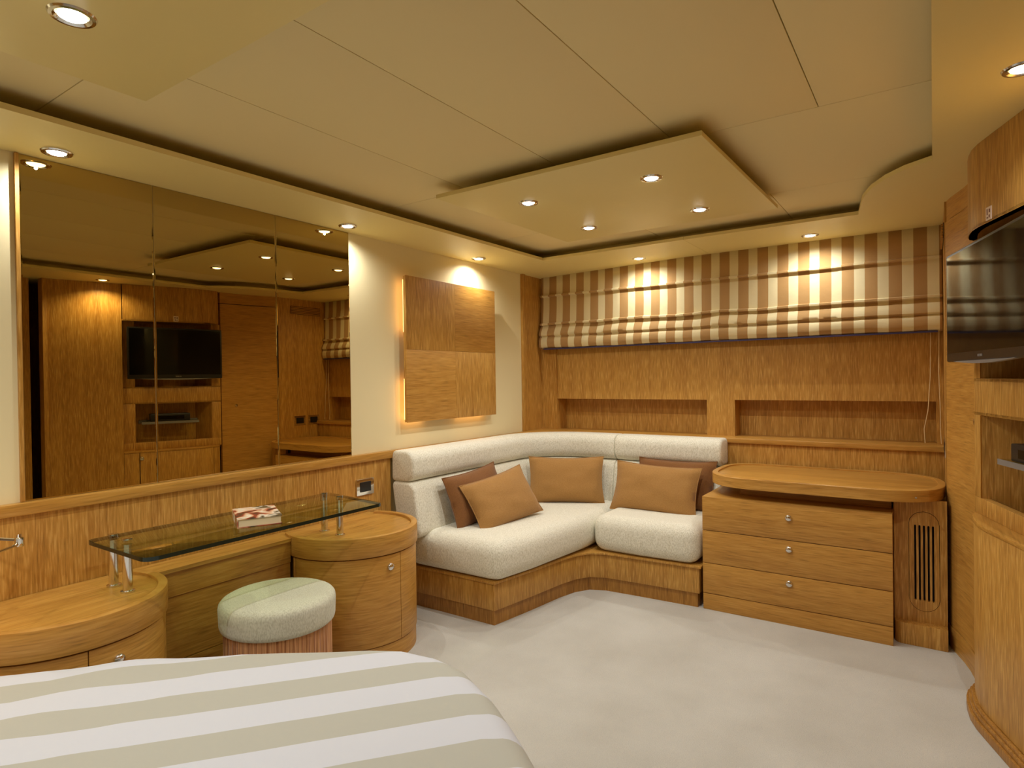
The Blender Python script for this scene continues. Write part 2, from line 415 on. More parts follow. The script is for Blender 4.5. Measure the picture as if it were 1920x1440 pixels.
# curved wall towards the doorway
cw = [(2.783, -1.787), (2.80, -1.84), (2.818, -1.89), (2.838, -1.96), (2.86, -2.04), (2.885, -2.13), (2.915, -2.238)]
bm = BM(); add_strip(bm, cw, -0.06, 0, 2.05); struct(obj('wall_right', bm, 'wood_v'))
struct(box_part('trim_5', (2.905, 2.98, -2.268, -2.240, 0, 2.05), 'wood_v', None, 0.004))
struct(box_part('wall_right', (2.99, 3.06, -5.5, -2.322, 0, 2.06), 'wood_v'))
struct(box_part('wall_right', (3.75, 3.85, -3.2, -0.9, 0, 2.1), 'wood_dark'))
struct(box_part('wall_right', (2.9, 3.85, -1.75, -1.68, 0, 2.1), 'wood_dark'))
struct(box_part('wall_right', (3.1, 3.85, -3.2, -3.14, 0, 2.1), 'wood_dark'))
struct(box_part('wall_front', (-0.12, 3.12, -5.6, -5.5, 0, 2.1), 'wood_v'))

# ------------------------------------------------------------------ mirror
mir = thing('wall_mirror', 'tall bronze tinted mirror of three panes above the oak wainscot', 'mirror', (0, -2.6, 0.866))
MY = [-3.281, -2.859, -2.322, -1.892]
for a, b in zip(MY, MY[1:]):
    bm = BM(); z0 = 0.867; z1 = 2.0175
    p = [(a+0.0012, z0), (b-0.0012, z0), (b-0.0012, z1), (a+0.0012, z1)]; q = inset(p, 0.004)
    v0 = [(-0.0035, y, z) for y, z in p]; v1 = [(-0.0008, y, z) for y, z in p]; v2 = [(0.0, y, z) for y, z in q]
    add_rings(bm, [v0, v1, v2]); obj('pane', bm, 'mirror', mir, 0)
box_part('edge_strip', (-0.004, 0.008, -3.294, -3.283, 0.867, 2.0175), 'wood_v', mir, 0.002)

# ------------------------------------------------------------------ downlights
def make_downlight():
    t = thing('downlight', '', 'ceiling light')
    bm = BM(); add_lathe(bm, [(0.026, 0.004), (0.030, -0.001), (0.036, -0.005), (0.043, -0.004), (0.046, 0.0), (0.046, 0.004)], n=28, cap0=False, cap1=False)
    obj('ring', bm, 'chrome', t, local=True)
    bm = BM(); add_lathe(bm, [(0.001, -0.0078), (0.012, -0.0072), (0.021, -0.0055), (0.027, -0.002), (0.027, 0.003), (0.001, 0.003)], n=24); obj('lens', bm, 'lens', t, local=True)
    return t
dl0 = None
def downlight(x, y, z, label, group=None, power=1.0, spread=150, tilt=(0, 0), blend=0.75):
    global dl0
    if dl0 is None: dl0 = t = make_downlight()
    else:
        t = dl0.copy(); COL.objects.link(t)
        for ch in [c for c in dl0.children if c.type == 'MESH']:
            c = ch.copy(); COL.objects.link(c); c.parent = t
    t.location = (x, y, z); t['label'] = label
    if 'group' in t: del t['group']
    if group: t['group'] = group
    ld = bpy.data.lights.new('downlight_beam', 'SPOT'); ld.energy = SPOT_W*power; ld.color = LIGHT_COL; ld.spot_size = math.radians(spread); ld.spot_blend = blend
    ld.shadow_soft_size = 0.005
    lo = bpy.data.objects.new('downlight_beam', ld); COL.objects.link(lo); lo.parent = t; lo.location = (0, 0, -0.0145); lo.rotation_euler = (tilt[0], tilt[1], 0)
    return t
hang = 'recessed chrome downlight in the floating ceiling panel over the sofa'
hp = [(0.989, -1.708), (1.566, -1.700), (0.995, -1.130), (1.578, -1.122)]
hl = ['lit chrome downlight in the floating ceiling panel, toward the mirror and the bed', 'lit chrome downlight in the floating ceiling panel, toward the television and the bed',
      'lit chrome downlight in the floating ceiling panel, toward the mirror and the sofa corner', 'lit chrome downlight in the floating ceiling panel, toward the chest of drawers']
for (x, y), l in zip(hp, hl): downlight(x, y, ZS, l, 'downlights in the floating panel above the carpet')
for x, y, l in ((0.09, -3.204, 'lit chrome downlight in the ceiling border at the mirror end with the wood edge strip'), (0.089, -1.974, 'lit chrome downlight in the ceiling border where the mirror meets the cream wall'),
                (0.095, -0.915, 'lit chrome downlight in the ceiling border above the square veneer wall panel')):
    downlight(x, y, soffit_z(x), l, 'downlights along the left ceiling border', 0.85, 160, blend=1.0)
for x, y, l in ((0.877, -0.181, 'lit chrome downlight above the striped blind, nearer the sofa corner'), (1.917, -0.199, 'lit chrome downlight above the striped blind, over the oval table')):
    downlight(x, y, ZS, l, 'downlights along the blind', 0.8, 165, blend=1.0)
downlight(2.684, -1.955, ZS, 'lit chrome downlight in the ceiling border in front of the curved oak wall')
for x, y, l in ((0.967, -3.477, 'lit chrome downlight in the panel over the bed, toward the mirror and stool'), (1.56, -3.477, 'lit chrome downlight in the panel over the bed, toward the television'),
                (0.967, -4.05, 'lit chrome downlight in the panel over the bed, toward the reading lamp and pillow end'), (1.56, -4.05, 'lit chrome downlight in the panel over the bed, toward the doorway and pillow end')):
    downlight(x, y, ZS, l, 'downlights in the floating panel above the bed', 0.85)
for x, y in ((0.09, -4.43),): downlight(x, y, soffit_z(x), 'lit chrome downlight in the ceiling border beside the bed head', 'downlights along the left ceiling border')

# floating ceiling panels
def float_panel(poly, label):
    t = thing('floating_ceiling_panel', label, 'ceiling panel', (poly[0][0]+0.55, poly[0][1]+0.5, ZS), 'floating ceiling panels')
    bm = BM(); add_prism(bm, poly, ZS, ZS+0.018, 0.002); obj('board', bm, 'soffit', t)
    bm = BM(); cx = sum(p[0] for p in poly)/4; cy = sum(p[1] for p in poly)/4
    add_box(bm, cx-0.40, cx+0.40, cy-0.38, cy+0.38, ZS+0.018, ZC); obj('spacer', bm, 'ceiling', t)
float_panel([(0.70, -2.005), (1.864, -2.012), (1.884, -0.915), (0.735, -0.900)], 'square cream ceiling panel floating above the carpet, four lights in it')
float_panel([(0.668, -4.29), (1.83, -4.29), (1.83, -3.19), (0.668, -3.19)], 'square cream ceiling panel floating above the bed, four lights in it')

# ------------------------------------------------------------------ square veneer wall panel with light behind it
art = thing('veneer_wall_panel', 'square oak veneer panel standing off the cream wall, lit from behind', 'wall panel', (0.04, -1.12, 1.43))
AY, AZ = [-1.545, -1.118, -0.700], [1.014, 1.425, 1.840]
box_part('backing', (0.040, 0.055, AY[0]+0.002, AY[2]-0.002, AZ[0]+0.002, AZ[2]-0.002), 'wood_v', art)
for i in range(2):
    for j in range(2):
        bm = BM(); add_box(bm, 0.055, 0.062, AY[i]+0.0004, AY[i+1]-0.0004, AZ[j]+0.0004, AZ[j+1]-0.0004, 0.0006)
        obj('veneer_tile', bm, 'wood_v' if (i+j) % 2 else 'wood_h', art)
box_part('batten', (-0.004, 0.04, -1.40, -1.36, 1.06, 1.79), 'wood_v', art); box_part('batten', (-0.004, 0.04, -0.88, -0.84, 1.06, 1.79), 'wood_v', art)
box_part('clip', (-0.004, 0.04, -1.50, -1.45, 1.27, 1.52), 'wood_v', art); box_part('clip', (-0.004, 0.04, -1.30, -1.06, 1.05, 1.08), 'wood_v', art)
for d in ((0.026, 0.038, -1.532, -1.522, 1.525, 1.82), (0.026, 0.038, -1.532, -1.522, 1.03, 1.26), (0.026, 0.038, -1.52, -1.36, 1.028, 1.038), (0.026, 0.038, -1.06, -0.76, 1.028, 1.038)): box_part('led_strip', d, 'led', art)

# ------------------------------------------------------------------ roman blind
bl = thing('roman_blind', 'half raised roman blind of tan and cream striped silk on the back wall', 'blind', (1.28, -0.05, 1.47))
bm = BM()
prof = [(-0.022, 2.043), (-0.024, 1.95), (-0.030, 1.884), (-0.046, 1.878), (-0.046, 1.872), (-0.026, 1.868), (-0.028, 1.78), (-0.034, 1.672), (-0.052, 1.666), (-0.052, 1.659), (-0.034, 1.653),
        (-0.040, 1.638), (-0.054, 1.615), (-0.066, 1.592), (-0.068, 1.578), (-0.056, 1.569), (-0.052, 1.565), (-0.062, 1.556), (-0.070, 1.535), (-0.071, 1.508), (-0.064, 1.486), (-0.048, 1.478)]
nx = 180; cols = []
for i in range(nx+1):
    x = 0.018 + 2.514*i/nx; col_ = []
    for k, (y, z) in enumerate(prof):
        dz = (1.8-z)*0.02 if z < 1.8 else 0
        amp = 0.0 if k < 1 else min(1.0, (2.05-z)/0.3)
        wv = noise.noise(Vector((x*5.0, z*7, 1.3)))*0.010*amp + noise.noise(Vector((x*13.0, z*9, 4.3)))*0.004*amp
        wz = noise.noise(Vector((x*4.0, 7.7, k*0.15)))*0.006*amp
        col_.append(bm.verts.new((x, y-abs(wv) if k in (3, 4, 8, 9) else y+wv*0.8, z+wz)))
    cols.append(col_)
for a, b in zip(cols, cols[1:]):
    for k in range(len(prof)-1): bm.faces.new((a[k], a[k+1], b[k+1], b[k]))
fb = obj('fabric', bm, 'blind', bl, 60)
sm = fb.modifiers.new('thickness', 'SOLIDIFY'); sm.thickness = 0.003; sm.offset = 1
box_part('head_rail', (0.03, 2.52, -0.018, 0.015, 2.005, 2.042), 'wood_x', bl)
box_part('daylight_bar', (0.05, 2.51, -0.066, -0.050, 1.469, 1.4775), 'blue', bl)  # painted blue bar in place of the daylight line under the fabric
for (x, xb) in ((2.478, 2.45), (2.515, 2.522)):
    bm = BM(); pts = [(x, -0.03, 1.49), (x-0.002, -0.035, 1.25), ((x+xb)/2, -0.045, 1.05), (xb-0.004, -0.05, 0.95), (xb, -0.055, 0.874)]
    add_tube(bm, pts, 0.0022, 6); obj('pull_cord', bm, 'cord', bl)

# ------------------------------------------------------------------ sofa
sofa = thing('corner_sofa', 'cream tweed corner sofa on an oak base in the room corner', 'sofa', (0.35, -0.45, 0))
front = [(0.652, -1.552), (0.700, -1.27), (0.735, -1.02), (0.765, -0.90), (0.815, -0.82), (0.90, -0.785), (1.05, -0.775), (1.440, -0.758)]
basepoly = round_poly([(0.03, -1.552)]+front+[(1.440, -0.135), (0.30, -0.135), (0.03, -0.42)], 0)
pl = inset(ccw(basepoly), 0.012)
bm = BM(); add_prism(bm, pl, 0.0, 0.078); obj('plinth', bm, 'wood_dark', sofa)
bm = BM(); add_prism(bm, basepoly, 0.078, 0.215, 0.002); obj('base', bm, 'wood_v', sofa)
bm = BM(); add_prism(bm, inset(ccw(basepoly), -0.012), 0.215, 0.228, 0.003); obj('seat_board', bm, 'wood_v', sofa)
def pad(poly, z0, z1, rb, rt, crown=0.0, seg=6):
    bm = BM(); p = ccw(poly)
    prof = [(rb*(1-math.sin(k/seg*PI/2)), z0+rb*(1-math.cos(k/seg*PI/2))) for k in range(seg+1)]
    prof += [(rt*(1-math.cos(k/seg*PI/2)), z1-rt*(1-math.sin(k/seg*PI/2))) for k in range(seg+1)]
    if crown:
        prof += [(rt+0.03, z1+crown*0.5), (rt+0.06, z1+crown*0.8), (rt+0.09, z1+crown)]
    add_rings(bm, [[(x, y, z) for x, y in (inset(p, d) if d > 1e-6 else p)] for d, z in prof])
    return bm
def dens(p, step=0.03):
    out = []
    for i in range(len(p)):
        a = Vector(p[i]); b = Vector(p[(i+1) % len(p)]); n = max(1, int((b-a).length/step))
        for k in range(n): q = a.lerp(b, k/n); out.append((q.x, q.y))
    return out
def soft_block(name, poly, z0, z1, r, mat, parent, seg=6):
    bm_ = BM(); add_prism(bm_, poly, z0, z1); o_ = obj(name, bm_, mat, parent, 0)
    for p_ in o_.data.polygons: p_.use_smooth = True
    md = o_.modifiers.new('rounding', 'BEVEL'); md.width = r; md.segments = seg; md.limit_method = 'ANGLE'; md.angle_limit = math.radians(25); md.harden_normals = False
    return o_
soft_block('seat_cushion', [(0.06, -1.592), (0.700, -1.588), (0.752, -1.30), (0.780, -1.02), (0.806, -0.80), (0.806, -0.22), (0.42, -0.22), (0.17, -0.34), (0.06, -0.62)], 0.226, 0.436, 0.080, 'tweed', sofa)
soft_block('seat_cushion', [(0.812, -0.800), (1.10, -0.803), (1.442, -0.788), (1.442, -0.20), (0.812, -0.22)], 0.226, 0.444, 0.075, 'tweed', sofa)
def rr_prof(d0, d1, z0, z1, r, lean=0.0, seg=5):
    c = [(d1-r, z0+r, -90, 0), (d1-r, z1-r, 0, 90), (d0+r*0.5, z1-r*0.5, 90, 180), (d0+r*0.3, z0+r*0.3, 180, 270)]
    rad = [r, r, r*0.5, r*0.3]; out = []
    for (cx, cz, a0, a1), q in zip(c, rad):
        for k in range(seg+1):
            a = math.radians(a0+(a1-a0)*k/seg); z = cz+q*math.sin(a)
            out.append((cx+q*math.cos(a)+lean*(z1-z), z))
    return out
sL = [(0.022, -1.62+0.1*k) for k in range(10)]            # -1.62 .. -0.72
sC = [(0.022, -0.715), (0.022, -0.60)] + arc(0.492, -0.60, SOFA_PATH_R, 180, 90, 14)[1:] + [(0.60, -0.13), (0.725, -0.13)]
sR = [(0.748+0.074*k, -0.13) for k in range(10)]            # .. 1.45
for s in (sL, sC, sR):
    bm = BM(); add_sweep(bm, s, rr_prof(0.0, 0.165, 0.700, 0.868, 0.06), 0.018 if s is not sC else 0.006); obj('headrest', bm, 'tweed', sofa, 60)
    bm = BM(); add_sweep(bm, s, rr_prof(0.0, 0.165, 0.40, 0.700, 0.05, lean=0.16), 0.018 if s is not sC else 0.006); obj('back_cushion', bm, 'tweed', sofa, 60)

# pillows
def pillow(name, wd, ht, th, mat, label, center, face, tilt, roll, seed):
    bm = BM(); n = 18; random.seed(seed); vs = {}
    for side in (1, -1):
        for i in range(n+1):
            for j in range(n+1):
                u = -1+2*i/n; v = -1+2*j/n
                edge = (1-abs(u)**2.6)*(1-abs(v)**2.6)
                h = th/2*max(0, edge)**0.52
                pin = 1-0.07*(1-abs(v)**2)*abs(u)**3; pin2 = 1-0.09*(1-abs(u)**2)*abs(v)**3
                x = u*wd/2*pin; y = v*ht/2*pin2
                wr_ = noise.noise(Vector((u*2.2+seed, v*2.6, side*3.1)))*0.010 + noise.noise(Vector((u*6+seed, v*3, side)))*0.004
                z = side*h*(1+0) + wr_*edge**0.3 if edge > 0 else 0
                if i in (0, n) or j in (0, n):
                    vs[(side, i, j)] = vs[(1, i, j)] if side == -1 else bm.verts.new((x, y, 0))
                else: vs[(side, i, j)] = bm.verts.new((x, y, z))
    for side in (1, -1):
        for i in range(n):
            for j in range(n):
                f = [vs[(side, i, j)], vs[(side, i+1, j)], vs[(side, i+1, j+1)], vs[(side, i, j+1)]]
                bm.faces.new(f if side == 1 else list(reversed(f)))
    t = thing(name, label, 'cushion', center, 'loose cushions on the sofa')
    a = math.radians(face); fdir = Vector((math.cos(a), math.sin(a), 0)); tl = math.radians(tilt)
    nrm = (fdir*math.cos(tl)+Vector((0, 0, 1))*math.sin(tl)); up_ = (Vector((0, 0, 1))*math.cos(tl)-fdir*math.sin(tl)); right = up_.cross(nrm)
    rl = math.radians(roll); r_ = right*math.cos(rl)+up_*math.sin(rl); u_ = -right*math.sin(rl)+up_*math.cos(rl)
    mw = Matrix((r_, u_, nrm)).transposed().to_4x4(); mw.translation = Vector(center); t.matrix_world = mw
    c = obj('cover', bm, mat, t, 70, local=True)
    bm = BM(); loop = [(-1, -1), (1, -1), (1, 1), (-1, 1)]; pts = []
    for q in range(4):
        (u0, v0), (u1, v1) = loop[q], loop[(q+1) % 4]
        for k in range(10):
            u = u0+(u1-u0)*k/10; v = v0+(v1-v0)*k/10
            pts.append((u*wd/2*(1-0.07*(1-abs(v)**2)*abs(u)**3), v*ht/2*(1-0.09*(1-abs(u)**2)*abs(v)**3), 0))
    add_tube(bm, pts+[pts[0]], 0.003, 6); obj('piping', bm, mat, t, 60, local=True)
    return t
pillow('sofa_cushion', 0.50, 0.31, 0.12, 'rust', 'dark rust cushion tucked behind a tan cushion beside the round cabinet', (0.285, -1.21, 0.575), 0, 18, 4, 1)
pillow('sofa_cushion', 0.50, 0.31, 0.13, 'tan', 'tan cushion leaning on a rust cushion at the end beside the round cabinet', (0.425, -1.15, 0.558), -14, 30, 9, 2)
pillow('sofa_cushion', 0.50, 0.31, 0.12, 'tan', 'tan cushion standing alone in the curved sofa corner', (0.48, -0.50, 0.580), -62, 18, 0, 3)
pillow('sofa_cushion', 0.50, 0.31, 0.12, 'rust', 'dark rust cushion tucked behind a tan cushion beside the oval table', (1.16, -0.335, 0.585), -90, 17, 0, 4)
pillow('sofa_cushion', 0.54, 0.31, 0.13, 'tan', 'tan cushion leaning on a rust cushion beside the oval table', (1.08, -0.465, 0.566), -88, 20, -2, 5)

# ------------------------------------------------------------------ round vanity cabinets, centre panel, glass shelf
def knob_mesh():
    bm = BM(); add_lathe(bm, [(0.001, 0.0), (0.016, 0.0), (0.017, 0.004), (0.015, 0.009), (0.009, 0.012), (0.001, 0.013)], n=20); return mesh_of(bm, 'knob', 'chrome', 50)
KN = knob_mesh()
def put_knob(parent, pos, nrm):
    k = link('knob', KN, parent, local=True); k.location = Vector(pos)-WL[parent.name]
    k.rotation_mode = 'QUATERNION'; k.rotation_quaternion = Vector((0, 0, 1)).rotation_difference(Vector(nrm).normalized()); return k
def round_cabinet(cx, cy, r, label, door, knob_a, wall=0.016, ends=(-110, 110)):
    t = thing('round_cabinet', label, 'cabinet', (cx, cy, 0), 'round oak cabinets of the dressing table')
    def dpoly(rr):
        a = arc(cx, cy, rr, -118, 118, 48); a = [p for p in a if p[0] > wall]
        return [(wall, a[0][1])]+a+[(wall, a[-1][1])]
    bm = BM(); add_prism(bm, dpoly(r-0.012), 0.0, 0.082); obj('plinth', bm, 'wood_h', t)
    bm = BM(); add_prism(bm, dpoly(r-0.022), 0.082, 0.478); obj('body', bm, 'wood_v', t)
    a0, a1 = door
    def skin(b0, b1, name):
        bm_ = BM(); pts = arc(cx, cy, r-0.008, b1, b0, max(6, int(abs(b1-b0)/4)))
        add_strip(bm_, pts, 0.014, 0.086, 0.478, 0.0015); return obj(name, bm_, 'wood_h', t)
    dd = skin(a0+0.3, a1-0.3, 'door')
    skin(-100, a0-0.3, 'side_panel'); skin(a1+0.3, 100, 'side_panel')
    ka = math.radians(knob_a); n = (math.cos(ka), math.sin(ka), 0)
    put_knob(dd, (cx+n[0]*(r-0.009), cy+n[1]*(r-0.009), 0.425), n)
    # top board with a raised front rim
    bm = BM(); add_prism(bm, dpoly(r-0.005), 0.484, 0.560); obj('top', bm, 'wood_y', t)
    bm = BM(); add_strip(bm, arc(cx, cy, r, 116, -116, 60), 0.030, 0.483, 0.572, 0.004); obj('rim', bm, 'wood_h', t)
    return t
round_cabinet(0.20, -2.070, 0.305, 'round fronted oak cabinet between the stool and the sofa', (-96, 3.5), -8)
round_cabinet(0.175, -3.245, 0.298, 'round fronted oak cabinet beside the bed, under the reading lamp', (-7, 92), 9)
vp = thing('vanity_panel', 'low oak panel with a ledge between the two round cabinets', 'panel', (0.1, -2.66, 0))
def vboard(name, x1, z0, z1, mat, bev=0.0):
    ya = lambda x: -3.245+math.sqrt(0.2985**2-(x-0.175)**2); yb = lambda x: -2.070-math.sqrt(0.3055**2-(x-0.20)**2)
    xs = [0.0145+(x1-0.0145)*k/5 for k in range(6)]
    bm_ = BM(); add_prism(bm_, [(x, ya(x)) for x in xs]+[(x, yb(x)) for x in reversed(xs)], z0, z1, bev); return obj(name, bm_, mat, vp)
vboard('board', 0.140, 0.455, 0.548, 'wood_h'); vboard('board', 0.134, 0.210, 0.452, 'wood_h'); vboard('board', 0.140, 0.0, 0.207, 'wood_h'); vboard('ledge', 0.150, 0.548, 0.562, 'wood_y')
gs = thing('glass_shelf', 'green tinted glass shelf on four chrome posts over the dressing table', 'shelf', (0.36, -2.66, 0.56))
gp = round_poly([(0.155, -3.165), (0.560, -3.165), (0.560, -2.215), (0.155, -2.170)], [0.03, 0.04, 0.03, 0.03], 6)
bm = BM(); add_prism(bm, gp, 0.7195, 0.7340, 0.0015); obj('glass', bm, 'glass', gs, 30)
bm = BM()
pc = ccw(gp); po = inset(pc, -0.0006)
rg = []
for pz, pp in ((0.7205, pc), (0.7205, po), (0.7330, po), (0.7330, pc)): rg.append([(x, y, pz) for x, y in pp])
add_rings(bm, rg, False, False); obj('polished_edge', bm, 'glass_edge', gs, 30)
for x, y in ((0.165, -3.088), (0.272, -3.090), (0.165, -2.205), (0.285, -2.215)):
    bm = BM(); add_lathe(bm, [(0.001, 0.560), (0.022, 0.560), (0.022, 0.566), (0.015, 0.568), (0.015, 0.7195), (0.001, 0.7195)], (x, y), 20); pst = obj('post', bm, 'chrome', gs)
    bm = BM(); add_lathe(bm, [(0.001, 0.734), (0.016, 0.734), (0.016, 0.739), (0.001, 0.740)], (x, y), 20); obj('cap', bm, 'chrome', pst)
bk = thing('hardcover_book', 'hardback book with a red and cream cover lying on the glass shelf', 'book', (0, 0, 0.734))
bk.location = (0.395, -2.695, 0.734); WL[bk.name] = Vector(bk.location)
bw, bh = 0.075, 0.19
for nm, dz in (('cover', (0.030, 0.033)), ('cover', (0.0005, 0.0035))):
    bm = BM(); add_box(bm, -bw, bw, -bh/2-0.01, bh/2+0.01, *dz); c_ = obj(nm, bm, 'cover', bk, local=True)
bm = BM(); add_box(bm, -bw+0.004, bw-0.004, -bh/2-0.006, bh/2+0.006, 0.0035, 0.030); obj('pages', bm, 'pages', bk, local=True)
bm = BM(); add_box(bm, -bw, -bw+0.003, -bh/2-0.01, bh/2+0.01, 0.003, 0.0305); obj('spine', bm, 'cover', bk, local=True)
bk.rotation_euler = (0, 0, math.radians(63.4))
sk = thing('power_socket', 'chrome framed black power socket on the wainscot by the sofa', 'socket', (0.014, -1.82, 0.70))
bm = BM(); add_box(bm, 0.014, 0.024, -1.884, -1.768, 0.652, 0.738, 0.003); obj('frame', bm, 'chrome', sk)
bm = BM(); add_box(bm, 0.020, 0.027, -1.862, -1.790, 0.670, 0.722, 0.002); obj('insert', bm, 'black', sk)

# stool
st = thing('round_stool', 'round stool with a cream tweed seat and a reeded base', 'stool', (0.455, -2.65, 0))
bm = BM(); n = 96; rings = []
for z in (0.0, 0.356):
    rings.append([(0.455+(0.187+0.004*(k % 2))*math.cos(2*PI*k/n), -2.65+(0.187+0.004*(k % 2))*math.sin(2*PI*k/n), z) for k in range(n)])
add_rings(bm, rings); obj('base', bm, 'fringe', st, 20)
bm = BM(); add_lathe(bm, [(0.150, 0.352), (0.194, 0.354), (0.202, 0.361), (0.205, 0.374), (0.207, 0.430), (0.205, 0.443), (0.198, 0.452), (0.186, 0.458), (0.16, 0.462), (0.10, 0.464), (0.02, 0.465)], (0.455, -2.65), 56); obj('seat_cushion', bm, 'stool_tweed', st, 60)

# reading lamp arm on the left wall
rl = thing('reading_lamp', 'chrome swing arm reading lamp on the wainscot above the round cabinet', 'lamp', (0.02, -3.438, 0.765))
jx, jy, jz = 0.13, -3.338, 0.765
bm = BM(); add_lathe(bm, [(0.001, -0.016), (0.011, -0.016), (0.0125, -0.013), (0.0125, 0.010), (0.008, 0.013), (0.006, 0.022), (0.001, 0.023)], n=16)
k = obj('joint', bm, 'chrome', rl, local=True); k.location = Vector((jx, jy, jz))-WL[rl.name]
bm = BM(); add_tube(bm, [(jx, jy, jz+0.004), (0.032, -3.438, 0.786)], 0.0045, 8); obj('arm', bm, 'chrome', rl)
bm = BM(); add_tube(bm, [(jx, jy, jz-0.008), (0.25, -3.469, 0.758), (0.33, -3.55, 0.765), (0.35, -3.63, 0.84), (0.34, -3.68, 0.96)], 0.0045, 8); obj('arm', bm, 'chrome', rl)
bm = BM(); add_lathe(bm, [(0.001, 0), (0.035, 0), (0.035, 0.006), (0.012, 0.012), (0.010, 0.03), (0.001, 0.03)], n=20); k = obj('wall_plate', bm, 'chrome', rl, local=True)
k.location = Vector((0.014, -3.438, 0.786))-WL[rl.name]; k.rotation_euler = (0, PI/2, 0)
bm = BM(); add_lathe(bm, [(0.05, -0.05), (0.045, 0.0), (0.025, 0.045), (0.001, 0.05)], n=24, cap0=False); k = obj('shade', bm, 'chrome', rl, local=True); k.location = Vector((0.34, -3.68, 0.96))-WL[rl.name]
bm = BM(); add_lathe(bm, [(0.001, -0.038), (0.022, -0.036), (0.026, -0.02), (0.001, 0.0)], n=16); k = obj('bulb', bm, 'lens', rl, local=True); k.location = Vector((0.34, -3.68, 0.96))-WL[rl.name]
ld = bpy.data.lights.new('reading_light', 'POINT'); ld.energy = 2.5; ld.color = (1, 0.72, 0.42); ld.shadow_soft_size = 0.03
lo = bpy.data.objects.new('reading_light', ld); COL.objects.link(lo); lo.parent = rl; lo.location = Vector((0.34, -3.68, 0.895))-WL[rl.name]

# ------------------------------------------------------------------ chest of drawers, oval table, vent panel
ch = thing('drawer_chest', 'oak chest of three drawers under the oval table top', 'drawers', (1.89, -0.5, 0))
box_part('carcass', (1.463, 2.326, -0.728, -0.135, 0.0, 0.585), 'wood_h', ch); box_part('top_board', (1.458, 2.328, -0.745, -0.135, 0.585, 0.607), 'wood_x', ch, 0.002)
box_part('plinth', (1.458, 2.328, -0.747, -0.728, 0.0, 0.086), 'wood_h', ch, 0.001)
for z0, z1, kz in ((0.089, 0.249, 0.209), (0.252, 0.424, 0.381), (0.427, 0.606, 0.538)):
    dr = box_part('drawer', (1.458, 2.328, -0.749, -0.728, z0, z1), 'wood_h', ch, 0.0015); put_knob(dr, (1.888, -0.748, kz), (0, -1, 0))
tb = thing('oval_table', 'long oval oak table top above the chest of drawers', 'table', (1.99, -0.45, 0.607))
top = round_poly([(1.452, -0.146), (1.452, -0.768), (2.532, -0.768), (2.532, -0.146)], [0.22, 0.36, 0.36, 0.28], 14)
bm = BM(); add_prism(bm, inset(ccw(top), 0.006), 0.668, 0.712, 0.002); tp = obj('top', bm, 'wood_x', tb)
bm = BM(); tc_ = ccw(top); ti = inset(tc_, 0.03)
add_rings(bm, [[(x, y, 0.666) for x, y in ti], [(x, y, 0.666) for x, y in tc_], [(x, y, 0.718) for x, y in tc_], [(x, y, 0.720) for x, y in inset(tc_, 0.003)], [(x, y, 0.720) for x, y in ti], [(x, y, 0.712) for x, y in ti]], False, False)
obj('rim', bm, 'wood_h', tp)
box_part('support', (1.62, 2.318, -0.60, -0.14, 0.607, 0.668), 'wood_x', tb)
bm = BM(); add_tube(bm, [(2.42, -0.746, 0.692), (2.42, -0.752, 0.692)], 0.004, 10)
obj('screw_cap', bm, 'chrome', tp)

def curve_plate(loops, depth):
    """flat plate with holes in local XY, extruded along Z"""
    cu = bpy.data.curves.new('plate', 'CURVE'); cu.dimensions = '2D'; cu.fill_mode = 'BOTH'; cu.extrude = depth/2
    for lp in loops:
        s = cu.splines.new('POLY'); s.points.add(len(lp)-1); s.use_cyclic_u = True
        for p, (x, y) in zip(s.points, lp): p.co = (x, y, 0, 1)
    tmp = bpy.data.objects.new('tmp', cu); COL.objects.link(tmp)
    dg = bpy.context.evaluated_depsgraph_get(); me = bpy.data.meshes.new_from_object(tmp.evaluated_get(dg))
    bpy.data.objects.remove(tmp); bpy.data.curves.remove(cu); return me
def capsule(cx, y0, y1, r, n=8):
    return [(cx+r*math.cos(a), y1-r+r*math.sin(a)) for a in [PI*k/n for k in range(n+1)]] + [(cx+r*math.cos(a), y0+r+r*math.sin(a)) for a in [PI+PI*k/n for k in range(n+1)]]
vn = thing('vent_panel', 'oak air vent panel with five dark slots beside the chest of drawers', 'vent', (2.43, -0.62, 0))
slots = [2.413+0.0172*k for k in range(5)]
me = curve_plate([[(2.329, 0.085), (2.535, 0.085), (2.535, 0.665), (2.329, 0.665)], capsule(2.447, 0.148, 0.612, 0.060)], 0.02); me.materials.append(M['wood_v']); me.transform(Matrix.Translation((0, -0.63, 0)) @ Matrix.Rotation(PI/2, 4, 'X'))
pnl = link('panel', me, vn)
me = curve_plate([capsule(2.447, 0.150, 0.610, 0.058)]+[capsule(sx, 0.197, 0.548, 0.0042, 4) for sx in slots], 0.02); me.materials.append(M['wood_v']); me.transform(Matrix.Translation((0, -0.631, 0)) @ Matrix.Rotation(PI/2, 4, 'X'))
ins = link('grille', me, vn)
box_part('slot_shade', (2.36, 2.53, -0.618, -0.60, 0.12, 0.63), 'dark', vn)  # black slab behind the grille, shade of the recess put into its colour
bm = BM(); add_prism(bm, round_poly([(2.329, -0.60), (2.329, -0.688), (2.535, -0.692), (2.535, -0.60)], [0, 0.05, 0, 0], 6), 0.0, 0.098, 0.002); obj('plinth', bm, 'wood_v', vn)
